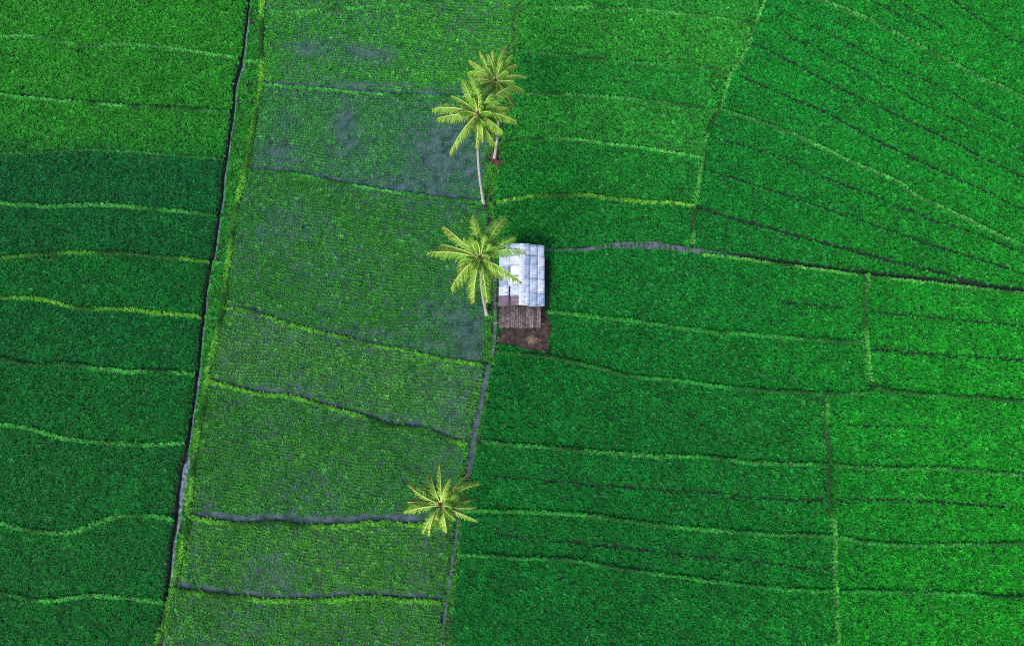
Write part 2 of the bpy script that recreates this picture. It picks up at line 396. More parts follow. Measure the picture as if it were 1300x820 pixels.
def scatter(name, pts, tint, sc, ng, base=None, mat=None, tilt=.15):
    """base = (verts, faces) of a ridge mesh that carries the tufts, or None"""
    bv, bf = base if base else (np.zeros((0, 3)), [])
    n0, n1 = len(bv), len(pts)
    m = bpy.data.meshes.new(name)
    m.from_pydata(np.vstack([bv, pts]).tolist(), [], bf)
    if mat: m.materials.append(mat)
    if bf: m.polygons.foreach_set('use_smooth', [True]*len(bf))
    N = n0+n1
    def at(nm, ty, arr, key):
        a = m.attributes.new(nm, ty, 'POINT'); a.data.foreach_set(key, arr)
    at('pt', 'BOOLEAN', np.r_[np.zeros(n0, bool), np.ones(n1, bool)], 'value')
    at('vi', 'INT', RNG.integers(0, NV, N).astype(np.int32), 'value')
    rot = np.column_stack([RNG.normal(0, tilt, (N, 2)), RNG.uniform(0, 6.283, N)]).astype(np.float32)
    at('rot', 'FLOAT_VECTOR', rot.ravel(), 'vector')
    at('sc', 'FLOAT', np.r_[np.ones(n0), sc].astype(np.float32), 'value')
    tc = np.vstack([np.zeros((n0, 3)), tint]); at('tint', 'FLOAT_COLOR', np.column_stack([tc, np.ones(N)]).astype(np.float32).ravel(), 'color')
    o = bpy.data.objects.new(name, m); COL.objects.link(o)
    md = o.modifiers.new('tufts', 'NODES'); md.node_group = ng
    return o

# ------------------------------------------------------------------ paddies
K = 1.08        # leaf albedo relative to the lit colour
# id -> (sRGB look, label)
PAD = {}
def pad(i, c, label, young=False): PAD[i] = (c, label, young)
lc = [(34,124,34),(32,120,38),(30,120,40),(4,88,50),(4,92,44),(8,106,38),(4,98,46),(6,98,40),(6,94,48),(6,98,46),(6,98,44)]
lt = ['yellowish green rice field in the top left corner', 'bright green rice field in the left column, second from the top',
      'patchy mid green rice field in the left column, just above the darkest one', 'darkest blue green rice field in the left column',
      'dark green rice strip directly below the darkest left field', 'green rice strip between two yellow bunds, sixth in the left column',
      'dark rice field under the bright wavy yellow bund at left', 'dark rice field in the left column beside the narrow lower ditch',
      'deep green rice field beside the widened grey stretch of ditch', 'dark rice field at the lower left, below the bund that bulges downward',
      'rice field in the bottom left corner']
for i in range(11): pad(i, lc[i], lt[i])
cc_ = [(50,134,48),(48,140,42),(46,124,62),(40,122,42),(56,130,50),(44,122,42),(52,128,42),(48,126,42)]
ct = ['thin wedge of young rice at the top between the two channels', 'young rice paddy with pale silty patches, topmost full one between ditch and palms',
      'blue grey flooded paddy left of the two tall palms', 'large young rice paddy left of the hut and its palm',
      'young rice paddy between the two bright slanting bunds left of the channel', 'big young rice paddy up to the lone lower palm',
      'young rice paddy below the black edged water strip', 'young rice along the bottom edge left of the lower palm']
for i in range(8): pad(20+i, cc_[i], ct[i], True)
rc = [(30,122,46),(34,126,44),(22,118,44),(30,124,46),(16,114,42),(10,108,40)]
rt = ['thin strip of rice at the top right of the palm row', 'lightest rice terrace right of the palms, second from the top',
      'rice terrace level with the topmost palm crown on its right', 'rice terrace level with the front palm crown on its right',
      'rice terrace right of the tall palm trunks', 'dark rice terrace between the lowest bund and the grey mud track']
for i in range(6): pad(40+i, rc[i], rt[i])
pad(50, (12,114,34), 'rice field in the top right corner beyond the slanting bund')
pad(51, (10,118,42), 'wide fan shaped rice field with slanting dark planting lanes')
pad(52, (8,108,42), 'narrowing rice wedge just above the right half of the mud track')
pad(60, (8,114,46), 'rice field directly below the mud track, right of the hut')
pad(61, (5,106,42), 'rice field right of the bare soil below the hut')
pad(62, (8,122,40), 'brighter rice field at the right edge under the mud track line')
pad(63, (4,100,44), 'dark rice field right of the narrow channel')
pad(64, (4,102,44), 'rice field right of the lone palm with one dark lane')
pad(65, (4,100,44), 'rice strip right of the lone palm, second from the bottom')
pad(66, (5,102,44), 'rice strip at the bottom right of the lone palm')
pad(67, (10,124,40), 'bright rice field at the right edge, below the curved bund')
pad(68, (12,126,38), 'bright rice field at the lower right edge with one dark lane')
pad(69, (14,130,34), 'brightest rice field in the bottom right corner')
pad(80, (34,128,42), 'rough grass verge between the long ditch and the yellow bund')
pad(81, (48,124,48), 'rough grass along the palm row and the narrow channel')
def classify(px, py):
    r = np.full(px.shape, -1)
    left = px < fD1(py); verge = (px >= fD1(py)) & (px < fB1(py))
    cen = (px >= fB1(py)) & (px < fML(py)); mid = (px >= fML(py)) & (px < fMR(py))
    right = px >= fMR(py); up = py < fR6(px)
    def rows(mask, fs, base):
        k = np.zeros(px.shape, int)
        for f in fs: k += (py > f(px))
        r[mask] = (base+k)[mask]
    rows(left, fL, 0); r[verge] = 80; rows(cen, fC, 20); r[mid] = 81
    ru = right & up & (px < fRB(py)); rows(ru, fR, 40)
    uu = right & up & (px >= fRB(py)); k = (py > fU2(px)).astype(int)+(py > fU1(px)); k[(px < 1031) & (k == 0)] = 1; r[uu] = (50+k)[uu]
    lo = right & ~up
    a = lo & (py < fS2(px)); r[a & (px < fV1(py))] = 60; r[a & (px < fV1(py)) & (py > fS1(px))] = 61; r[a & (px >= fV1(py))] = 62
    b = lo & (py >= fS2(px)); k = (py > fS3(px)).astype(int)+(py > fS5(px))+(py > fS7(px))
    lft = b & (px < fV2(py)); r[lft] = (63+k)[lft]
    rg = b & (px >= fV2(py)); r[rg] = (67+np.minimum(k, 2))[rg]
    return r
def clearance(P, shrink=True):
    """keep-mask and size factor near bunds, lanes, ditches"""
    keep = np.ones(len(P), bool); f = np.ones(len(P))
    for b in BUNDS:
        if b['f'] > 0:     # furrow on the far (upper) side
            T = np.gradient(b['W'], axis=0); T /= np.linalg.norm(T, axis=1)[:, None]
            N = np.stack([-T[:, 1], T[:, 0]], 1); N *= np.where(N[:, 1] < 0, -1, 1)[:, None]
            dd = seg_dist(P, b['W']+N*(b['w']/2+b['f']*.5), 1.5); keep &= dd > b['f']*.62
        dd = seg_dist(P, b['W'], 1.5); keep &= dd > b['w']*(.28+.26*RNG.random(len(P)))
    for ln, wd in zip(FURw, FURW):
        dd = seg_dist(P, ln, 1.5); keep &= dd > wd; f *= np.where(dd < wd+.22, .8, 1)
    px, py = w2p(P)
    dd = seg_dist(P, D1w, 2); keep &= dd > (ditch_half(py)+.05)*(.5+.55*RNG.random(len(P))); f *= np.where(dd < ditch_half(py)+.3, .7, 1)
    dd = seg_dist(P, CHw, 2); keep &= dd > .30
    dd = seg_dist(P, CH2w, 2); keep &= dd > .2
    dd = seg_dist(P, R6w, 2); ww = np.interp(px, [690,741,771,811,845,880,895,925,960], [.16,.22,.34,.48,.46,.34,.38,.2,.1]); keep &= dd > ww
    keep &= ~inpoly(px+(vnoise(P[:, 0], P[:, 1], .8, 64)-.5)*9, py+(vnoise(P[:, 0], P[:, 1], .8, 65)-.5)*9, SOIL)
    keep &= ~inpoly(px, py, [(634,325),(699,330),(699,396),(634,392)])
    return keep, f
inside = lambda px, py: (px > -85) & (px < 1385) & (py > -65) & (py < 880)

def blob(px, py, cx, cy, rx, ry): return np.exp(-(((px-cx)/rx)**2+((py-cy)/ry)**2))
def tints(P, ids):
    px, py = w2p(P); n = len(P)
    c = np.array([lin(*PAD[i][0]) for i in ids])
    ids_ = np.asarray(ids); rt_ = (ids_ >= 50) & (ids_ < 70)       # the right hand crop turns gradually brighter and yellower eastwards
    gx_ = sstep(800, 1290, px+40*(vnoise(P[:, 0], P[:, 1], 12, 17)-.5))[:, None]*np.clip(.45+.55*sstep(150, 420, py), 0, 1)[:, None]
    c = np.where(rt_[:, None], .35*c+.65*(lin(4, 106, 40)*(1-gx_)+lin(22, 138, 34)*gx_), c)
    lf = (ids_ < 11)[:, None]; ty_ = sstep(150, 215, py)[:, None]*(1-.3*sstep(380, 640, py)[:, None])
    c = np.where(lf, .45*c+.55*(lin(34, 124, 36)*(1-ty_)+lin(4, 92, 44)*ty_), c)
    big = vnoise(P[:, 0], P[:, 1], 14, 1, 3); mid = vnoise(P[:, 0], P[:, 1], 3.2, 2, 3); sm = vnoise(P[:, 0], P[:, 1], 1.1, 3, 2)
    yel = (.55*big+.45*mid-.5)*2.2
    # brighter, yellower crop towards the right and in the upper left fields
    yel = yel + .35*sstep(1000, 1300, px)*sstep(300, 700, py)*1.0 + .25*sstep(950, 1250, px)*(py < 330)*(mid > .55)
    c = c*np.exp(.13*yel[:, None]*np.array([1.6, .8, .1]))
    yg = np.isin(ids, range(20, 30))
    c = c*np.exp(((sm-.5)*np.where(yg, .3, .45))[:, None]*np.array([1.3, 1.1, .8]))
    g = RNG.normal(0, 1, n)
    c = c*np.exp((np.clip(g, -2.2, 2.2)*np.where(yg, .4, .55))[:, None]*np.array([.48, .40, .34]))
    c = (c+np.array([.002, .002, .003]))*np.where(yg[:, None], 1., np.array([1.25, 1.24, .98]))
    pale = RNG.random(n) < .03
    c[pale] = c[pale]*1.3+np.array([.03, .05, .03])
    return np.clip(c*K, .0008, .7)

# dense crops
x0, x1, y0, y1 = -82, 84, -27, 78
stp = .225
gx, gy = np.meshgrid(np.arange(x0, x1, stp), np.arange(y0, y1, stp))
P = np.stack([gx.ravel(), gy.ravel()], 1)+RNG.uniform(-.105, .105, (gx.size, 2))
px, py = w2p(P); P = P[inside(px, py)]; px, py = w2p(P); ids = classify(px, py)
kp = (ids >= 0) & ((ids < 20) | (ids >= 30)); P, ids = P[kp], ids[kp]
keep, fsc = clearance(P); P, ids, fsc = P[keep], ids[keep], fsc[keep]
T = tints(P, ids); Zp = height(P); SC = .80*fsc*RNG.uniform(.75, 1.25, len(P))*(.93+.16*vnoise(P[:, 0], P[:, 1], 2.2, 8, 2))
for i in sorted(set(ids.tolist())):
    m_ = ids == i; col, lab, yg = PAD[i]
    if i >= 80: continue
    o = scatter('rice_crop', np.column_stack([P[m_], Zp[m_]]), T[m_], SC[m_], G_dense)
    tag(o, lab, 'rice field', 'rice fields', 'stuff')
# verges: shorter, finer grass
gx, gy = np.meshgrid(np.arange(x0, x1, .17), np.arange(y0, y1, .17))
P = np.stack([gx.ravel(), gy.ravel()], 1)+RNG.uniform(-.09, .09, (gx.size, 2))
px, py = w2p(P); P = P[inside(px, py)]; px, py = w2p(P); ids = classify(px, py)
kp = ids >= 80; P, ids = P[kp], ids[kp]
px, py = w2p(P); keep = np.ones(len(P), bool)
dd = seg_dist(P, D1w, 2); keep &= dd > ditch_half(py)*(.45+.75*RNG.random(len(P)))
keep &= (seg_dist(P, CHw, 2) > .28) & (seg_dist(P, CH2w, 2) > .12)
bare = inpoly(px, py, [(624,345),(634,345),(634,448),(624,452)]) | (blob(px, py, 612, 261, 7, 5) > .5) | (blob(px, py, 621, 283, 4, 7) > .5) | (blob(px, py, 627, 201, 7, 11) > .5)
keep &= ~(bare & (RNG.random(len(P)) < .85))
keep &= RNG.random(len(P)) < .55+.45*(vnoise(P[:, 0], P[:, 1], 1.2, 12) > .45)
P, ids = P[keep], ids[keep]; T = tints(P, ids); px, py = w2p(P)
edge = np.exp(-((px-fMR(py))/3.5)**2)+np.exp(-((px-fML(py))/3.5)**2)*(py > 380)
yl = lin(88,150,46)
T = T*.85*(1-.55*np.clip(edge, 0, 1)[:, None])+yl*np.array([.5, .95, .8])*.55*np.clip(edge, 0, 1)[:, None]*RNG.uniform(.6, 1.3, (len(P), 1))
for i in (80, 81):
    m_ = ids == i
    o = scatter('verge_grass', np.column_stack([P[m_], height(P[m_])]), T[m_], RNG.uniform(.7, 1.5, m_.sum()), G_grass, tilt=.3)
    tag(o, PAD[i][1], 'grass', kind='stuff')
# young rice: hand planted rows that bend with the field
pit = .33
gx, gy = np.meshgrid(np.arange(-60, 25, pit), np.arange(-27, 78, pit))
P = np.stack([gx.ravel(), gy.ravel()], 1)
rot = -.14; cr, sr = math.cos(rot), math.sin(rot); ctr = np.array([-16, 20.])
wob = lambda s, k: (vnoise(P[:, 0], P[:, 1], s, k, 2)-.5)
Pw = P+np.stack([wob(9, 21)*2.0+wob(2.5, 22)*.35, wob(9, 23)*2.4+wob(2.5, 24)*.35], 1)
Pw = (Pw-ctr)@np.array([[cr, sr], [-sr, cr]])+ctr
P = Pw+RNG.normal(0, .022, P.shape)
px, py = w2p(P); k_ = inside(px, py); P = P[k_]; px, py = w2p(P); ids = classify(px, py)
kp = (ids >= 20) & (ids < 30); P, ids = P[kp], ids[kp]
keep, fsc = clearance(P); P, ids, fsc = P[keep], ids[keep], fsc[keep]; px, py = w2p(P)
thin = np.zeros(len(P))   # where the silty water shows
for b in [(400,62,35,14,.9),(470,68,45,12,.8),(385,88,30,14,.4),(560,65,50,25,.3),(430,110,120,6,.6),(575,115,60,8,.8),(440,165,22,38,.9),(365,150,22,14,.5),(350,200,35,20,.55),(560,195,60,55,.85),
          (520,235,90,14,.9),(600,225,22,30,.8),(600,430,26,40,1.0),(575,400,40,35,.5),(540,440,60,12,.6),(350,300,26,22,.4),(455,425,80,9,.55),(330,400,25,6,.6),(350,492,80,6,.5),(480,530,70,6,.6),
          (575,520,20,45,.45),(540,655,60,8,.8),(400,657,140,6,.6),(560,600,22,22,.4),(360,265,30,30,.25),(400,15,60,4,.3),(340,740,50,20,.3)]:
    thin = np.maximum(thin, b[4]*blob(px, py, *b[:4]))
thin *= .62+.85*vnoise(P[:, 0], P[:, 1], 2.4, 31)
thin = np.clip(thin, 0, 1)
sc = (1.27-.66*thin)*fsc*RNG.uniform(.8, 1.2, len(P))*(.92+.22*vnoise(P[:, 0], P[:, 1], 1.6, 33))
keep = RNG.random(len(P)) > .01+.04*thin
P, ids, sc, thin = P[keep], ids[keep], sc[keep], thin[keep]
T = tints(P, ids)*np.array([1.0, .94, .92])
T = T*(1-.25*thin[:, None])+lin(40,110,80)*K*.25*thin[:, None]
Zp = height(P)
for i in sorted(set(ids.tolist())):
    m_ = ids == i
    o = scatter('rice_crop', np.column_stack([P[m_], Zp[m_]+.0]), T[m_], sc[m_], G_young)
    tag(o, PAD[i][1], 'rice field', 'rice fields', 'stuff')

# ------------------------------------------------------------------ bunds
def ridge(line, wd, ht, seed=0, rag=.16):
    T = np.gradient(line, axis=0); T /= np.linalg.norm(T, axis=1)[:, None]
    N = np.stack([-T[:, 1], T[:, 0]], 1); prof = [(-.62, -.25), (-.5, .3), (-.28, .85), (0, 1), (.28, .85), (.5, .3), (.62, -.25)]
    s = np.arange(len(line))*.45; V = []; zb = height(line)
    for k, (o, h) in enumerate(prof):
        wv = wd*(1+rag*2*(vnoise(s, s*0+k*3, 1.3, seed+k)-.5))
        q = line+N*(o*wv)[:, None]
        V.append(np.column_stack([q, zb*.5+ht*(h if h > 0 else h)*(1+.25*(vnoise(s, s*0, 2., seed+40+k)-.5))]))
    V = np.stack(V, 1).reshape(-1, 3); m = len(prof); Fc = []
    for i in range(len(line)-1):
        for k in range(m-1): a = i*m+k; Fc.append((a+m, a+m+1, a+1, a))
    return V, Fc
for k, b in enumerate(BUNDS):
    W = b['W']; px, py = w2p(W)
    # keep only what lies near the frame
    ok = (px > -110) & (px < 1410) & (py > -90) & (py < 905); idx = np.where(ok)[0]; W = W[idx[0]:idx[-1]+1]
    rid = ridge(W, b['w'], b['h']*.7, k)
    seglen = np.linalg.norm(np.diff(W, axis=0), axis=1); tot = seglen.sum(); cum = np.r_[0, np.cumsum(seglen)]
    n = int(tot*b['w']*85)
    s = RNG.uniform(0, tot, n); cx = np.interp(s, cum, W[:, 0]); cy = np.interp(s, cum, W[:, 1])
    T_ = np.gradient(W, axis=0); T_ /= np.linalg.norm(T_, axis=1)[:, None]
    tx = np.interp(s, cum, T_[:, 0]); ty = np.interp(s, cum, T_[:, 1])
    off = np.clip(RNG.normal(0, .34, n), -.75, .75)*(.65+.7*vnoise(s, s*0, 1.6, 70+k))
    if b['f'] > .15: off = off*.8-.12
    elif b['f'] > .05: off = off*.9-.05          # bare mud face on the far side of the bund
    u = off
    pts = np.column_stack([cx-ty*off*b['w'], cy+tx*off*b['w']])
    ppx, ppy = w2p(pts)
    hz = b['h']*.7*np.clip(1-1.8*u*u*1.2, .2, 1)
    c = lin(*b['c'])[None]*np.ones((n, 1))
    pat = vnoise(pts[:, 0], pts[:, 1], 3., 50+k % 5, 2)
    c = c*np.exp(((pat-.5)*.9)[:, None]*np.array([1.2, .7, .6]))*np.exp(RNG.normal(0, .36, (n, 1)))
    dk = np.array([.012, .10, .02])
    mixd = np.clip((.50-pat)*3.4, 0, .85)[:, None]; c = c*(1-mixd)+dk*mixd
    if k == 22: pass
    keep = RNG.random(n) < .9
    pts3 = np.column_stack([pts, hz+height(pts)*.5])[keep]
    o = scatter('field_bund', pts3, np.clip(c[keep]*(np.array([.70, 1.2, .85]) if b['c'][0] < 100 else np.array([.60, 1.0, .72]))*np.clip(.85+.5*(pat[:, None][keep]-.4), .6, 1.2), .001, .6), RNG.uniform(.55, 1.1, keep.sum())*.9, G_grass, rid, M_bund, .35)
    tag(o, b['label'], 'bund', 'earth bunds between the rice fields', 'structure')

# ------------------------------------------------------------------ water, mud, soil
def strip(name, line, half, z, mat, seed=0, rag=.25, follow=False):
    T = np.gradient(line, axis=0); T /= np.linalg.norm(T, axis=1)[:, None]; N = np.stack([-T[:, 1], T[:, 0]], 1)
    s = np.arange(len(line))*.4; V = []
    for k, o in enumerate((-1, -.5, 0, .5, 1)):
        hv = half*(1+rag*2*(vnoise(s, s*0+9*k, .9, seed+k)-.5)*(abs(o) == 1)); q = line+N*(o*hv)[:, None]
        zz = height(q)+z if follow else np.full(len(q), z)
        V.append(np.column_stack([q, zz]))
    V = np.stack(V, 1).reshape(-1, 3); Fc = [(i*5+k+5, i*5+k+6, i*5+k+1, i*5+k) for i in range(len(line)-1) for k in range(4)]
    return mesh_obj(name, V, Fc, mat, smooth=True)
T_ = np.gradient(D1w, axis=0); T_ /= np.linalg.norm(T_, axis=1)[:, None]; NE = np.stack([-T_[:, 1], T_[:, 0]], 1); NE *= np.where(NE[:, 0] < 0, -1, 1)[:, None]
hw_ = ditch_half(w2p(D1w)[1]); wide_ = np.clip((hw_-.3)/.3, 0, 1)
o = strip('silt_ledge', D1w+NE*(hw_*(.62-.25*wide_))[:, None], hw_*(.42+.42*wide_)*np.clip(1.7*vnoise(np.arange(len(D1w))*.45, np.zeros(len(D1w)), 1.7, 66)**1.3*1.8-.05, .25, 1.25), -.30, M_sheen, 9, .45); tag(o, 'pale blue grey silt along the east side of the long ditch', 'silt', kind='structure')  # added strip, paints the sky's reflection on the east half of the ditch
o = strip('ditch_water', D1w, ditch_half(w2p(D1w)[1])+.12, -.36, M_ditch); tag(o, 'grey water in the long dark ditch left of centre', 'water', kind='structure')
o = strip('channel_water', CHw, np.full(len(CHw), .42), -.2, M_chan, 5); tag(o, 'bluish water in the narrow channel below the hut', 'water', kind='structure')
o = strip('channel_water', CH2w, np.full(len(CH2w), .2), -.12, M_chan, 6); tag(o, 'muddy trickle past the lone lower palm', 'water', kind='structure')
rw = np.interp(w2p(R6w)[0], [690,741,771,811,845,880,895,925,960], [.14,.2,.32,.46,.42,.28,.34,.16,.06])
o = strip('mud_track', R6w, rw, .07, M_mud, 7, .35, True); tag(o, 'rutted grey mud track leading right from the hut', 'track', kind='structure')
rut = R6w[(w2p(R6w)[0] > 745) & (w2p(R6w)[0] < 885)]
M_rut = plain('dark_wet_rut', (.04, .045, .06), .3, nscale=3, var=.5, bump=.6, spec=.5)
hut_line = smooth([(629,340),(628,375),(628,410),(627,440),(624,455)], .3, .04, 60)
hl = strip('hut_path', smooth([(629,340),(628,375),(628,410),(627,440),(624,455)], .3, .04, 60), np.full(len(smooth([(629,340),(628,375),(628,410),(627,440),(624,455)], .3, .04, 60)), .19), .03, M_mud, 8, .5, True)
tag(hl, 'narrow grey footpath between the palm and the hut', 'path', kind='structure')
# flooded paddies of the middle column
rows = [yof([(300,-75),(700,-75)])]+fC+[yof([(200,885),(600,885)])]
wl = ['thin strip of silty water at the top middle', 'silty water under the topmost full young rice paddy', 'blue grey silty water left of the tall palms',
      'silty water under the large paddy left of the hut', 'silty water between the two bright slanting bunds', 'silty water of the big paddy up to the lone palm',
      'silty water below the black edged strip', 'silty water along the bottom edge']
for i in range(8):
    nu, nvv = 40, 24; V = []
    for a in range(nu+1):
        for b_ in range(nvv+1):
            u, v = a/nu, b_/nvv; x, y = 450., 300.
            for _ in range(12):
                y = rows[i](x)*(1-v)+rows[i+1](x)*v; x = fB1(y)*(1-u)+fML(y)*u
            V.append((float(x), float(y)))
    V = np.array(V); Wd = p2w(V[:, 0], V[:, 1])
    zz = height(Wd)+.035
    Fc = [(a*(nvv+1)+b_, a*(nvv+1)+b_+1, (a+1)*(nvv+1)+b_+1, (a+1)*(nvv+1)+b_) for a in range(nu) for b_ in range(nvv)]
    o = mesh_obj('paddy_water', np.column_stack([Wd, zz]), Fc, M_water, smooth=True)
    tag(o, wl[i], 'water', 'shallow water in the young paddies', 'structure')
tot = 900; k_ = RNG.integers(0, len(R6w), tot); wp = R6w[k_]+RNG.normal(0, 1, (tot, 2))*np.array([.2, 1.])*(rw[k_]*.62)[:, None]
ok = vnoise(wp[:, 0], wp[:, 1], .9, 71, 2) > .46; wp = wp[ok]
tag(scatter('weeds', np.column_stack([wp, height(wp)+.07]), np.tile(lin(34, 116, 44), (len(wp), 1))*RNG.uniform(.5, 1.4, (len(wp), 1)), RNG.uniform(.4, .9, len(wp)), G_grass, tilt=.3), 'grass growing into the rutted mud track', 'weeds', kind='stuff')
tot = 500; wp = np.vstack([CHw[RNG.integers(0, len(CHw), tot)], hut_line[RNG.integers(0, len(hut_line), 160)]]); wp = wp+RNG.normal(0, .30, wp.shape); ok = vnoise(wp[:, 0], wp[:, 1], .8, 73, 2) > .5; wp = wp[ok]
tag(scatter('weeds', np.column_stack([wp, height(wp)+.07]), np.tile(lin(50, 124, 46), (len(wp), 1))*RNG.uniform(.5, 1.4, (len(wp), 1)), RNG.uniform(.4, .9, len(wp)), G_grass, tilt=.3), 'grass overhanging the narrow channel below the hut', 'weeds', kind='stuff')
# bare soil below the hut
nx_, ny_ = 60, 50; V = []
gxx = np.linspace(627, 707, nx_); gyy = np.linspace(384, 458, ny_)
G = np.array([(a, b_) for b_ in gyy for a in gxx]); Wd = p2w(G[:, 0], G[:, 1])
inn = inpoly(G[:, 0]+(vnoise(Wd[:, 0], Wd[:, 1], .8, 64)-.5)*9, G[:, 1]+(vnoise(Wd[:, 0], Wd[:, 1], .8, 65)-.5)*9, SOIL)
zz = height(Wd)+.05+.16*vnoise(Wd[:, 0], Wd[:, 1], .6, 63)
Fc = []
for j in range(ny_-1):
    for i in range(nx_-1):
        q_ = (j*nx_+i, (j+1)*nx_+i, (j+1)*nx_+i+1, j*nx_+i+1)
        if all(inn[k] for k in q_): Fc.append(q_)
o = mesh_obj('bare_soil', np.column_stack([Wd, zz]), Fc, M_soil, smooth=True)
tag(o, 'bare red brown soil in front of the hut', 'soil', kind='structure')

def patch(name, cx, cy, rad, mat, label, seed):
    c = p2w(cx, cy); V = [(c[0], c[1], float(height(c[None])[0])+.06)]; n_ = 28
    for ring in (.5, 1):
        for i in range(n_):
            a_ = 2*math.pi*i/n_; rr_ = rad*ring*(.7+.6*float(vnoise(np.array([i*.5]), np.array([ring*3.]), 1.6, seed)[0])); q = c+np.array([math.cos(a_), math.sin(a_)*1.3])*rr_
            V.append((q[0], q[1], float(height(q[None])[0])+.05*(2-ring*1.4)))
    Fc = [(0, 1+i, 1+(i+1) % n_) for i in range(n_)]+[(1+i, 1+n_+i, 1+n_+(i+1) % n_, 1+(i+1) % n_) for i in range(n_)]
    tag(mesh_obj(name, V, Fc, mat, smooth=True), label, name.replace('_', ' '), kind='structure')
M_dm = plain('dark_mud', (.008, .009, .012), .4, nscale=4, var=.5, bump=.6, spec=.5)
patch('mud_hollow', 612, 259, .55, M_dm, 'dark wet hollow at the foot of the tall palm', 5)
patch('mud_hollow', 621, 284, .42, M_dm, 'small dark hollow between the tall palms and the hut', 6)
patch('mud_hollow', 626, 205, .5, M_soil, 'brown earth at the foot of the shorter palm', 7)
patch('mud_hollow', 601, 550, .32, M_soil, 'small brown earth spot where the bright bund meets the channel', 8)
straw = empty('straw_pile', (*p2w(675, 432), .1)); tag(straw, 'small pale heap of dry straw on the bare soil by the hut', 'straw pile')
r = random.Random(42); V = []; Fc = []
for i in range(160):
    a_ = r.uniform(0, 6.283); rr_ = abs(r.gauss(0, .32)); c_ = Vector((rr_*math.cos(a_), rr_*.7*math.sin(a_), .12+.18*math.exp(-rr_*4)*r.random())); t_ = r.uniform(0, 3.14)
    dv = Vector((math.cos(t_), math.sin(t_), r.uniform(-.3, .3)))*r.uniform(.12, .3); sv = Vector((-dv.y, dv.x, 0)).normalized()*.014; j = len(V)
    V += [c_-dv-sv, c_-dv+sv, c_+dv+sv, c_+dv-sv]; Fc.append((j, j+1, j+2, j+3))
mesh_obj('straw', V, Fc, plain('dry_straw', (.17, .13, .10), .9, nscale=9, var=.5, bump=0), straw)
wp = p2w(RNG.uniform(632, 700, 420), RNG.uniform(415, 452, 420)); wpx, wpy = w2p(wp)
ok = inpoly(wpx, wpy, SOIL) & (RNG.random(420) < np.clip(.08+((wpy-432)/24), .05, .9)); wp = wp[ok]
tag(scatter('weeds', np.column_stack([wp, height(wp)+.08]), np.tile(lin(30, 110, 44), (len(wp), 1))*RNG.uniform(.6, 1.5, (len(wp), 1)), RNG.uniform(.4, .9, len(wp)), G_grass, tilt=.3), 'sparse weeds creeping over the bare soil by the hut', 'weeds', kind='stuff')

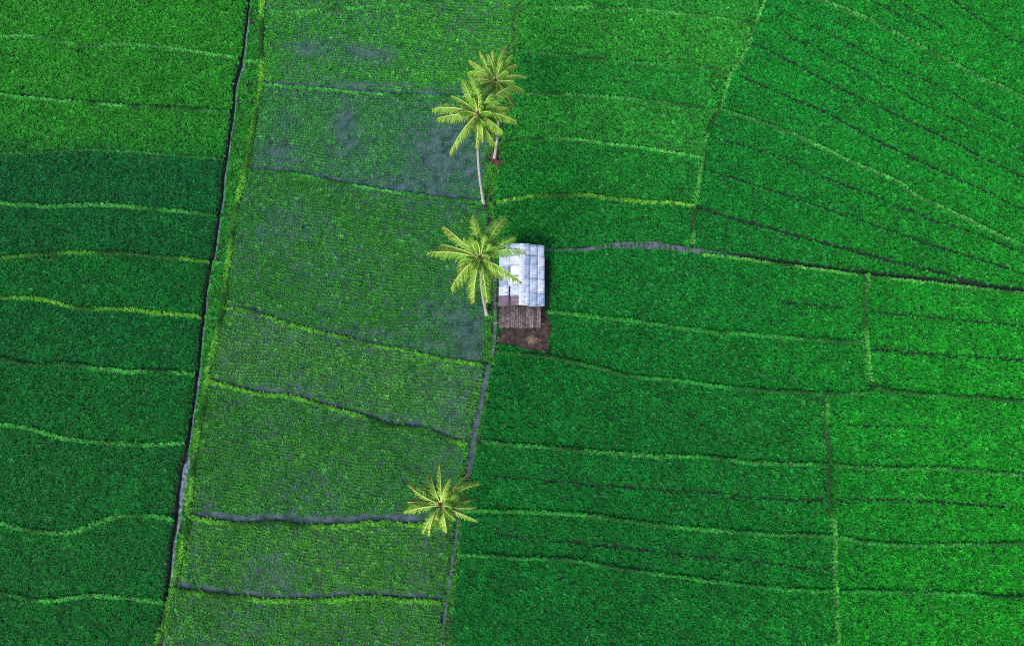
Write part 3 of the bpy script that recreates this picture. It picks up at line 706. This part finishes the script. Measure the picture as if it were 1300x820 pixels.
# ------------------------------------------------------------------ palms
def tube(path, rad, ns=10, ring=0):
    V = []; Fc = []; n = len(path)
    for i, (p_, r_) in enumerate(zip(path, rad)):
        t = (path[min(i+1, n-1)]-path[max(i-1, 0)]).normalized()
        a = t.orthogonal().normalized() if i == 0 else (a-t*a.dot(t)).normalized()
        b_ = t.cross(a)
        for k in range(ns):
            an = 2*math.pi*k/ns; V.append(p_+a*math.cos(an)*r_+b_*math.sin(an)*r_)
    for i in range(n-1):
        for k in range(ns): Fc.append((i*ns+k, i*ns+(k+1) % ns, (i+1)*ns+(k+1) % ns, (i+1)*ns+k))
    Fc.append(tuple(range(ns))[::-1]); Fc.append(tuple((n-1)*ns+k for k in range(ns)))
    return V, Fc
def frond(parent, crown, tip, rise, seed, hue=0., brown=.2, wide=1., fold=.5):
    """crown, tip relative to the palm's base; hue 0 green .. 1 yellow"""
    r = random.Random(seed); P0 = Vector(crown); P2 = Vector(tip); P1 = P0.lerp(P2, .48)+Vector((0, 0, rise))
    bend = Vector((r.uniform(-.35, .35), r.uniform(-.35, .35), 0)); P1 = P1+bend
    n = 26; path = []
    for i in range(n+1):
        t = i/n; path.append(P0*(1-t)**2+P1*2*t*(1-t)+P2*t*t)
    V, Fc = tube(path, [.058*(1-.75*i/n)+.008 for i in range(n+1)], 5)
    rc_ = Vector(lin(172, 190, 104)); Cc = [tuple(rc_)]*len(V)
    g0 = Vector(lin(80, 144, 42)).lerp(Vector(lin(132, 176, 68)), hue*.85); yl_ = Vector(lin(168, 182, 84)); br = Vector(lin(120, 84, 52))
    nl = 58
    twist = r.choice((-1, 1))*r.uniform(.1, .6)
    phase = r.uniform(0, 6)
    for i in range(nl):
        t = .16+.84*(i/(nl-1))**.95; p_ = P0*(1-t)**2+P1*2*t*(1-t)+P2*t*t
        T_ = ((P1-P0)*(1-t)+(P2-P1)*t).normalized()
        side = T_.cross(Vector((0, 0, 1))); side = side.normalized() if side.length > .05 else Vector((1, 0, 0))
        upv = side.cross(T_).normalized()
        Ln = 1.12*wide*(math.sin(math.pi*min(1, .12+.80*t))**.55)*r.uniform(.72, 1.15)
        for sg in (-1, 1):
            if r.random() < .07+.1*(math.sin(i*.9+phase) > .75): continue
            an = fold+r.uniform(-.28, .28)+sg*twist
            sw = .45+.85*t+r.uniform(-.12, .12)                   # leaflets sweep forward to the tip
            d0 = (side*sg*math.cos(an)+T_*sw-upv*math.sin(an)*.9).normalized()
            q0 = p_; q1 = q0+d0*Ln*.5; d1 = (d0+Vector((0, 0, -.75-.6*r.random()))).normalized(); q2 = q1+d1*Ln*.32; q3 = q2+(d1+Vector((0, 0, -.8))).normalized()*Ln*.22
            wv = T_*(.033*(.8+.5*r.random())); k = len(V)
            bfac = 1 if r.random() < brown*max(0, (t-.55))*3 else 0
            base = g0.lerp(yl_, r.random()*.2)*r.uniform(.6, 1.2)
            if brown > 5: bfac = 1
            for jn, (q_, ww) in enumerate(((q0, .7), (q1, 1.), (q2, .75), (q3, .12))):
                V += [q_-wv*ww, q_+wv*ww]; tt = jn/3
                c_ = base.lerp(yl_, .35*tt*hue)
                if bfac: c_ = c_.lerp(br, .8)
                elif tt > .8: c_ = c_.lerp(br, min(1, brown)*.8)
                Cc += [tuple(c_), tuple(c_)]
            for j in range(3): Fc.append((k+2*j, k+2*j+1, k+2*j+3, k+2*j+2))
    o = mesh_obj('frond', V, Fc, M_frond, parent)
    ca = o.data.color_attributes.new('col', 'FLOAT_COLOR', 'POINT')
    ca.data.foreach_set('color', np.column_stack([np.array(Cc), np.ones(len(Cc))]).astype(np.float32).ravel())
    return o
def palm(base_px, crown_px, hgt, label, tips, seed, rad=.145, low=6):
    r = random.Random(seed)
    b2 = p2w(*base_px); c2 = p2w(*crown_px, z=hgt)
    root = empty('coconut_palm', (b2[0], b2[1], 0)); tag(root, label, 'palm tree', 'coconut palms in a row')
    cr = Vector((c2[0]-b2[0], c2[1]-b2[1], hgt)); n = 60; path = []; rr = []
    bow = Vector((r.uniform(-.5, .5), r.uniform(-.3, .3), 0))
    for i in range(n+1):
        t = i/n; path.append(Vector((cr.x*t, cr.y*t, -.25+(hgt+.1)*t))+bow*math.sin(math.pi*t)*.8)
        rr.append(rad*(1-.32*t)+.13*math.exp(-t*16)+(.012 if i % 2 else 0))
    V, Fc = tube(path, rr, 14); mesh_obj('trunk', V, Fc, M_bark, root, True)
    # husk / fibre boss and nuts
    V, Fc = tube([cr+Vector((0, 0, z_)) for z_ in (-.5, -.25, 0, .25, .5)], [.16, .27, .3, .22, .05], 10)
    mesh_obj('crown_shaft', V, Fc, M_husk, root, True)
    import bmesh
    for k in range(9):
        an = r.uniform(0, 6.28); bm = bmesh.new(); bmesh.ops.create_icosphere(bm, subdivisions=2, radius=.13)
        o_ = cr+Vector((math.cos(an)*.40, math.sin(an)*.40, -.42+r.uniform(-.18, .12))); bm.verts.index_update()
        V = [Vector((v.co.x, v.co.y, v.co.z*1.25))+o_ for v in bm.verts]
        Fc = [tuple(v.index for v in f.verts) for f in bm.faces]; bm.free()
        mesh_obj('coconut', V, Fc, M_nut, root, True)
    extra = []
    for k in range(low):      # low old fronds and the upright young ones of the heart
        an = r.uniform(0, 6.283); q = 34*(.62+.3*r.random()); extra.append((crown_px[0]+math.cos(an)*q, crown_px[1]+math.sin(an)*q, -1.7-.4*r.random(), .5, .35*r.random(), .3, .85))
        an = k*1.05+r.uniform(-.3, .3); q = 22*(.5+.6*r.random()); extra.append((crown_px[0]+math.cos(an)*q, crown_px[1]+math.sin(an)*q, 1.3+.5*r.random(), .4, .15, 0, .55))
    for k in range(2):
        an = r.uniform(0, 6.283); q = 20*(.6+.4*r.random()); extra.append((crown_px[0]+math.cos(an)*q, crown_px[1]+math.sin(an)*q, -2.6-.5*r.random(), .3, 0, 9, .7))
    for k, tp in enumerate(list(tips)+extra):
        tx, ty, dz, rise, hue, br, wd = tp
        w_ = p2w(tx, ty, z=hgt+dz); tip = Vector((w_[0]-b2[0], w_[1]-b2[1], hgt+dz))
        dirn = (tip-cr); dirn.z = 0; dirn = dirn.normalized() if dirn.length > .01 else Vector((1, 0, 0))
        fr_ = frond(root, cr+Vector((dirn.x*.14, dirn.y*.14, .1+.12*max(dz, 0))), tip, rise, seed*100+k, hue, br, wd, .45 if dz > 0 else .8)
        if br > 5: fr_['label'] = 'dead brown hanging frond'
    return root
# tip: x, y, tip height relative to crown, rise, yellowness, brown, leaflet length
palm((614,258), (607,146), 15.9, 'tall coconut palm with long white trunk, leaning over the flooded paddy', [
    (549,139,-.3,1.3,.7,.1,1.0),(556,150,-.9,.9,.5,.2,.9),(587,101,.5,1.2,.5,.15,.8),(597,97,.8,1.2,.4,.0,.8),(604,112,1.4,.8,.3,0,.6),(622,120,1.3,.8,.3,0,.7),
    (651,110,.2,1.3,.4,.1,1.0),(646,138,-.3,1.1,.6,.6,1.0),(655,154,-.8,1.0,.5,.2,1.0),(638,167,-.9,.9,.8,.1,.9),(613,180,-.4,1.2,.7,.3,.7),(604,188,-1.2,.8,.8,.3,.9),
    (571,194,-.9,1.1,1.,.3,.9),(588,176,-1.4,.5,.5,.3,.8),(630,185,-1.5,.5,.4,.4,.8),(573,122,-.4,.9,.2,.1,.8),(632,128,.9,.8,.2,0,.6),(641,150,-1.3,.7,.3,.3,1.0),(632,172,-1.9,.4,.3,.3,1.0),(622,165,-1.6,.4,.3,.2,1.0)], 1)
palm((627,203), (629,105), 13.2, 'shorter coconut palm behind, its crown topmost in the photo', [
    (643,58,.4,1.2,.5,.9,.7),(609,66,.7,1.0,.4,.1,.5),(619,69,1.2,.9,.4,0,.5),(626,64,1.1,.9,.5,0,.5),(596,77,.2,1.1,.5,.2,.6),(595,92,-.2,1.2,.6,.2,.7),(598,103,-.3,.9,.5,.1,.6),
    (657,82,.2,1.0,.6,.2,.6),(667,98,-.1,.9,.7,.1,.5),(665,115,-.4,1.1,.6,.2,.7),(651,135,-.7,.9,.4,.5,.8),(612,124,-.5,.8,.3,.1,.8),(633,126,-.7,.8,.3,.1,.8),(650,70,.6,.8,.3,.1,.5),(638,78,1.4,.6,.3,0,.5),(600,118,-.8,.8,.3,.2,.7)], 2, .14)
palm((618,399), (610,328), 15.9, 'coconut palm overhanging the left edge of the hut roof', [
    (600,274,.3,1.1,.7,.2,.9),(641,277,.1,1.2,.5,.05,1.25),(654,302,.2,1.1,.4,.05,.7),(666,319,-.2,1.2,.3,.1,.9),(564,288,.0,1.2,.6,.3,1.0),(560,311,-.5,1.1,.7,.6,1.0),(543,321,-.4,1.3,.5,.2,1.1),
    (581,344,-1.1,.6,.9,.6,.7),(573,366,-.8,1.1,.8,.15,1.2),(602,384,-1.2,.9,.95,.5,1.1),(619,383,-1.0,.9,.9,.2,1.1),(662,358,-.7,1.3,1.,.1,.9),(638,352,-1.3,.6,.5,.1,.9),
    (617,300,1.3,.8,.2,0,.6),(597,302,.9,.9,.4,0,.8),(630,313,1.1,.7,.2,0,.6),(585,308,.4,1.0,.4,.1,.9),(590,352,-1.4,.5,.6,.4,.8)], 3)
palm((580,643), (560,641), 15.0, 'lone coconut palm at the bottom seen from straight above', [
    (518,615,-.4,1.3,.8,.3,.8),(547,603,-.7,1.2,.6,.6,.9),(558,591,-.1,1.2,.8,.2,.6),(571,608,1.1,1.1,.8,0,.5),(595,601,-.5,1.3,.7,.6,.9),(608,614,-.3,1.4,.9,.3,.8),(597,635,-1.1,1.0,.4,.5,1.0),
    (605,644,-.3,1.2,.8,.1,.5),(606,661,-.4,1.2,.8,.1,.5),(567,676,-.8,1.2,.9,.3,.9),(545,680,-.4,1.2,.8,.1,.6),(537,677,-.6,1.3,.9,.3,.7),(513,650,-.6,1.3,.8,.2,.9),(518,637,-.9,1.1,.6,.8,.9),
    (540,618,-1.0,.9,.4,.3,1.0),(580,628,1.0,.9,.6,0,.6),(554,660,.6,1.0,.7,0,.5),(578,660,-1.3,.7,.4,.3,.9),(585,613,-1.1,.8,.3,.3,.8),(528,628,-1.2,.7,.3,.2,.9)], 4, low=2)

# fallen dead fronds round the rear palm's foot
dead = empty('fallen_frond', (*p2w(628, 202), .1)); tag(dead, 'heap of brown fallen palm fronds at the foot of the shorter palm', 'dead fronds')
M_dead = plain('dead_leaf', (.07, .034, .024), .9, nscale=7, var=.6, bump=.2)
for k in range(5):
    r = random.Random(700+k); V = []; Fc = []; an = r.uniform(0, 6.28); Ln = r.uniform(.5, 1.0)
    ctr_ = Vector((r.uniform(-.2, .4), r.uniform(-.9, .6), .12+.05*k)); dv = Vector((math.cos(an), math.sin(an), 0)); sv = Vector((-dv.y, dv.x, 0))
    V, Fc = tube([ctr_+dv*(t-.5)*Ln*1.3+Vector((0, 0, .18*math.sin(t*3.1))) for t in (0, .25, .5, .75, 1)], [.06, .05, .04, .03, .015], 6)
    for i in range(14):
        t = i/13; q0 = ctr_+dv*(t-.5)*Ln*1.3+Vector((0, 0, .15)); 
        for sg in (-1, 1):
            q1 = q0+(sv*sg+dv*.6).normalized()*r.uniform(.25, .45); q1.z = .04+r.random()*.12; j = len(V)
            V += [q0-dv*.03, q0+dv*.03, q1+dv*.025, q1-dv*.025]; Fc.append((j, j+1, j+2, j+3))
    mesh_obj('dry_frond', V, Fc, M_dead, dead)

# ------------------------------------------------------------------ hut
def box(V, Fc, c, s, ax=None):
    ax = ax or (Vector((1, 0, 0)), Vector((0, 1, 0)), Vector((0, 0, 1))); k = len(V); c = Vector(c)
    for z_ in (-1, 1):
        for x_, y_ in ((-1, -1), (1, -1), (1, 1), (-1, 1)): V.append(c+ax[0]*x_*s[0]/2+ax[1]*y_*s[1]/2+ax[2]*z_*s[2]/2)
    Fc += [(k+3, k+2, k+1, k), (k+4, k+5, k+6, k+7), (k, k+1, k+5, k+4), (k+1, k+2, k+6, k+5), (k+2, k+3, k+7, k+6), (k+3, k, k+4, k+7)]
EZ, RZ, LOZ = 2.35, 2.85, 1.35
tl = p2w(634, 312, EZ); tr = p2w(692, 313, EZ); bl = p2w(633, 388, EZ); brr = p2w(690.5, 389, EZ)
hc = (tl+tr+bl+brr)/4; hw = (np.linalg.norm(tr-tl)+np.linalg.norm(brr-bl))/4; hl_ = (np.linalg.norm(tl-bl)+np.linalg.norm(tr-brr))/4
yaw = math.atan2(brr[0]-tr[0]+bl[0]-tl[0], -(brr[1]-tr[1]+bl[1]-tl[1]))
hut = empty('field_hut', (hc[0], hc[1], 0)); hut.rotation_euler = (0, 0, yaw)
tag(hut, 'field hut with patched bluish corrugated metal roof and bamboo lean-to, beside the palm', 'hut')
def sheet_mat(name, col, metal, rough, streak):
    m, n, l, p = newmat(name); tc = n.new('ShaderNodeTexCoord')
    mpg = n.new('ShaderNodeMapping'); mpg.inputs['Scale'].default_value = (1.2, 9, 1); l.new(tc.outputs['Object'], mpg.inputs['Vector'])
    nz = n.new('ShaderNodeTexNoise'); nz.inputs['Scale'].default_value = 1.3; nz.inputs['Detail'].default_value = 7; l.new(mpg.outputs[0], nz.inputs['Vector'])
    rp = n.new('ShaderNodeValToRGB'); e = rp.color_ramp.elements; e[0].position = .36; e[1].position = .62
    e[0].color = (*streak, 1); e[1].color = (*col, 1); l.new(nz.outputs[0], rp.inputs[0])
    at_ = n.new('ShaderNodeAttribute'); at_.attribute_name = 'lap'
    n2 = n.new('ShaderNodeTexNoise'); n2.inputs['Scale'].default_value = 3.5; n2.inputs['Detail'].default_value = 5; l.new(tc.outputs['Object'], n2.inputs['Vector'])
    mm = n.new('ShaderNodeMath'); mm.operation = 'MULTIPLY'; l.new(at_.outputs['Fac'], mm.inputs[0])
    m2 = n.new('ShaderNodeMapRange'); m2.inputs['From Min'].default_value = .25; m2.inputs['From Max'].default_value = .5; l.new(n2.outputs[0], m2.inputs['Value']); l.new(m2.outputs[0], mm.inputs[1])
    mx = n.new('ShaderNodeMix'); mx.data_type = 'RGBA'; l.new(mm.outputs[0], mx.inputs['Factor']); l.new(rp.outputs[0], mx.inputs['A']); mx.inputs['B'].default_value = (.035, .075, .17, 1)  # dark blue at the sheet overlaps: painted shadow lines, broken up by dirt
    l.new(mx.outputs['Result'], p.inputs['Base Color']); p.inputs['Metallic'].default_value = metal; p.inputs['Roughness'].default_value = rough
    return m
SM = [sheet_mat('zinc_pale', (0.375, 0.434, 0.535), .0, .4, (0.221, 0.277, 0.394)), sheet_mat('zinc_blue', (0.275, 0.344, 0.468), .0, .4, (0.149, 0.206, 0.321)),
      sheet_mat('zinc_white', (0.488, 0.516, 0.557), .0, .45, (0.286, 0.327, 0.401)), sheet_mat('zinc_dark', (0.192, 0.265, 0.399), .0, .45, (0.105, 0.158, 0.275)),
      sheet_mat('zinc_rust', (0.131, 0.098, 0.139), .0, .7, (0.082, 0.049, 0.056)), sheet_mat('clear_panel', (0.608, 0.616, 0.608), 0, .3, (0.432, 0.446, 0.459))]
def corr(x_a, x_b, y_a, y_b, za, zb, lift, mat, r, nm='roof_sheet', label=None, amp=.018, pitch=.12):
    """corrugated sheet: ridges run down the slope (x), waves along y; za at x_a, zb at x_b"""
    ny2 = max(4, int((y_b-y_a)/pitch*4)); V = []; Fc = []; tw = r.uniform(-.012, .012)
    for th in (0, -.006):
        for i in range(ny2+1):
            y_ = y_a+(y_b-y_a)*i/ny2; wv = amp*math.sin(2*math.pi*y_/pitch)
            for j in range(4):
                t = j/3; x_ = x_a+(x_b-x_a)*t; V.append((x_, y_+tw*(t-.5), za+(zb-za)*t+wv+lift+th+.006*math.sin(5*t+y_)))
    n_ = (ny2+1)*4
    for i in range(ny2):
        for j in range(3):
            a_ = i*4+j; Fc.append((a_, a_+1, a_+5, a_+4)); Fc.append((n_+a_+4, n_+a_+5, n_+a_+1, n_+a_))
    for j in range(3): Fc.append((j+1, j, n_+j, n_+j+1)); a_ = ny2*4+j; Fc.append((a_, a_+1, n_+a_+1, n_+a_))
    for i in range(ny2):
        a_ = i*4; Fc.append((a_, a_+4, n_+a_+4, n_+a_)); a_ += 3; Fc.append((a_+4, a_, n_+a_, n_+a_+4))
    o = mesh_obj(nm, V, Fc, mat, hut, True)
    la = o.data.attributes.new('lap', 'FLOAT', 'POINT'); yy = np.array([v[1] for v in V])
    la.data.foreach_set('value', (.8*np.exp(-((yy-(y_b-.12))/.09)**2)+.3*np.exp(-((yy-y_a-.1)/.06)**2)).astype(np.float32))  # mask of the painted overlap shadow and dirt, strongest near the upper edge
    if label: o['label'] = label
r = random.Random(5)
rows_n = 5; rh = 2*hl_/rows_n
brk = {1: [0, .18, .33, .56, .78, 1], -1: [0, .17, .35, .52, .68, .86, 1]}
patt = {-1: [[0, 1], [2, 0], [5, 1], [2, 1], [0, 2], [4, 4]], 1: [0, 1, 0, 2, 1]}
for sd_ in (-1, 1):
    f = lambda x_: RZ-(RZ-EZ)*x_/hw
    for k in range(len(brk[sd_])-1):
        ya = hl_-brk[sd_][k+1]*2*hl_-.05; yb = hl_-brk[sd_][k]*2*hl_+.10
        if sd_ == 1:
            for q_ in (0, 1, 2):       # three narrow sheets side by side down the slope
                xa, xb = hw*q_/3, (hw*(q_+1)/3+.06 if q_ < 2 else hw+r.uniform(-.05, .07))
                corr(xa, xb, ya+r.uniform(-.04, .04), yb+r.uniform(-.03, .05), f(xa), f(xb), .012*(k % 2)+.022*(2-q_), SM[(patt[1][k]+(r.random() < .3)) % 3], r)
        else:
            for h_ in (0, 1):
                xs_ = hw*r.uniform(.42, .56)
                xa, xb = (0., xs_+.1) if h_ == 0 else (xs_, hw+r.uniform(-.05, .07))
                mi = patt[-1][k][h_]; lab = 'rusty brown roof sheet' if mi == 4 else ('white translucent roof sheet' if mi == 5 else None)
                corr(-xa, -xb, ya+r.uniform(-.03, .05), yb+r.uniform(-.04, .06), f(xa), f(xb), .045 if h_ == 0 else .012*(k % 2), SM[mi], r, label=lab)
V = []; Fc = []
for sd_ in (-1, 1):
    ax = (Vector((sd_*hw, 0, -(RZ-EZ))).normalized(), Vector((0, 1, 0)), Vector((sd_*(RZ-EZ), 0, hw)).normalized())
    box(V, Fc, Vector((sd_*.13, 0, RZ+.075))-Vector((0, 0, .03)), (.3, 2*hl_+.1, .015), ax)
mesh_obj('ridge_cap', V, Fc, SM[2], hut)
M_wood = plain('old_timber', (.13, .10, .085), .85, nscale=5, var=.4); M_bam = plain('grey_bamboo', (.15, .13, .14), .75, nscale=3, var=.4, bump=.2)
M_bam3 = plain('faded_bamboo', (.105, .085, .09), .8, nscale=3, var=.5, bump=.2); M_bam2 = plain('brown_bamboo', (.066, .05, .055), .8, nscale=3, var=.5, bump=.2); M_dk = plain('dark_plank', (.07, .05, .045), .9, nscale=6)
for y_ in [hl_-k*rh+.02 for k in range(1, rows_n)]+[hl_-.15, -hl_+.2]:            # battens across, show as lines in the gaps
    for sd_ in (-1, 1):
        V, Fc = tube([Vector((sd_*.05, y_, RZ-.04)), Vector((sd_*(hw-.05), y_, EZ-.02))], [.03, .03], 6); mesh_obj('rafter', V, Fc, M_wood, hut)
for sd_ in (-1, 0, 1):
    V, Fc = tube([Vector((sd_*(hw-.3), hl_-.05, RZ-.1 if sd_ == 0 else EZ-.04)), Vector((sd_*(hw-.3), -hl_+.05, RZ-.1 if sd_ == 0 else EZ-.04))], [.045, .045], 8)
    mesh_obj('purlin', V, Fc, M_wood, hut)
for x_ in (-hw+.3, 0, hw-.3):
    for y_ in (hl_-.3, 0, -hl_+.3):
        V, Fc = tube([Vector((x_, y_, -.2)), Vector((x_, y_, EZ-.04 if x_ else RZ-.1))], [.06, .05], 8); mesh_obj('post', V, Fc, M_wood, hut)
def wall(x_a, y_a, x_b, y_b, z1):
    n_ = int(math.hypot(x_b-x_a, y_b-y_a)/.13); V = []; Fc = []
    dv = Vector((x_b-x_a, y_b-y_a, 0)).normalized(); nv_ = Vector((-dv.y, dv.x, 0))
    for i in range(n_):
        t = (i+.5)/n_; box(V, Fc, (x_a+(x_b-x_a)*t, y_a+(y_b-y_a)*t, z1/2+.05), (.115, .025, z1-r.random()*.05), (dv, nv_, Vector((0, 0, 1))))
    mesh_obj('plank_wall', V, Fc, M_dk, hut)
wall(-hw+.3, hl_-.22, hw-.3, hl_-.22, 2.2); wall(-hw+.22, hl_-.3, -hw+.22, -hl_+.3, 2.2); wall(hw-.22, hl_-.3, hw-.22, -.2, 2.2)
# bamboo lean-to: canes laid side by side, sloping down to the front
yF = p2w(660, 416, LOZ+.1)[1]-hc[1]
x_l = p2w(635, 400, 1.8)[0]-hc[0]; x_r = p2w(688, 400, 1.8)[0]-hc[0]
lean = bpy.data.objects.new('lean_to', None); COL.objects.link(lean); lean.parent = hut
n_ = 44
for i in range(n_):
    t = (i+.5)/n_; x_ = x_l+(x_r-x_l)*t+r.uniform(-.012, .012); 
    y_b = yF+r.uniform(-.09, .09); rd = .047*r.uniform(.8, 1.15)
    V, Fc = tube([Vector((x_, -hl_+.35, 2.02)), Vector((x_*.99+r.uniform(-.02, .02), (-hl_+.35+y_b)/2, 1.70+r.uniform(-.015, .015))), Vector((x_*.975+r.uniform(-.03, .03), y_b, LOZ+.08))], [rd, rd*.95, rd*.8], 7)
    mesh_obj('bamboo_cane', V, Fc, r.choice((M_bam, M_bam2, M_bam2, M_bam3, M_bam3)), lean, True)
V, Fc = tube([Vector((x_l-.55, yF+.45, LOZ+.08)), Vector((x_r+.35, yF+.42, LOZ+.08))], [.04, .035], 8); mesh_obj('cross_pole', V, Fc, M_bam, lean, True)
for x_ in (x_l+.15, x_r-.15):
    V, Fc = tube([Vector((x_, yF+.44, -.2)), Vector((x_, yF+.44, LOZ+.05))], [.05, .045], 8); mesh_obj('post', V, Fc, M_wood, lean, True)
# floor deck inside
V = []; Fc = []
for i in range(20): box(V, Fc, (-hw+.45+(2*hw-.9)*(i+.5)/20, 0, .45), (.17, 2*hl_-.7, .03))
mesh_obj('floor_deck', V, Fc, M_bam2, hut)
bpy.context.view_layer.update()
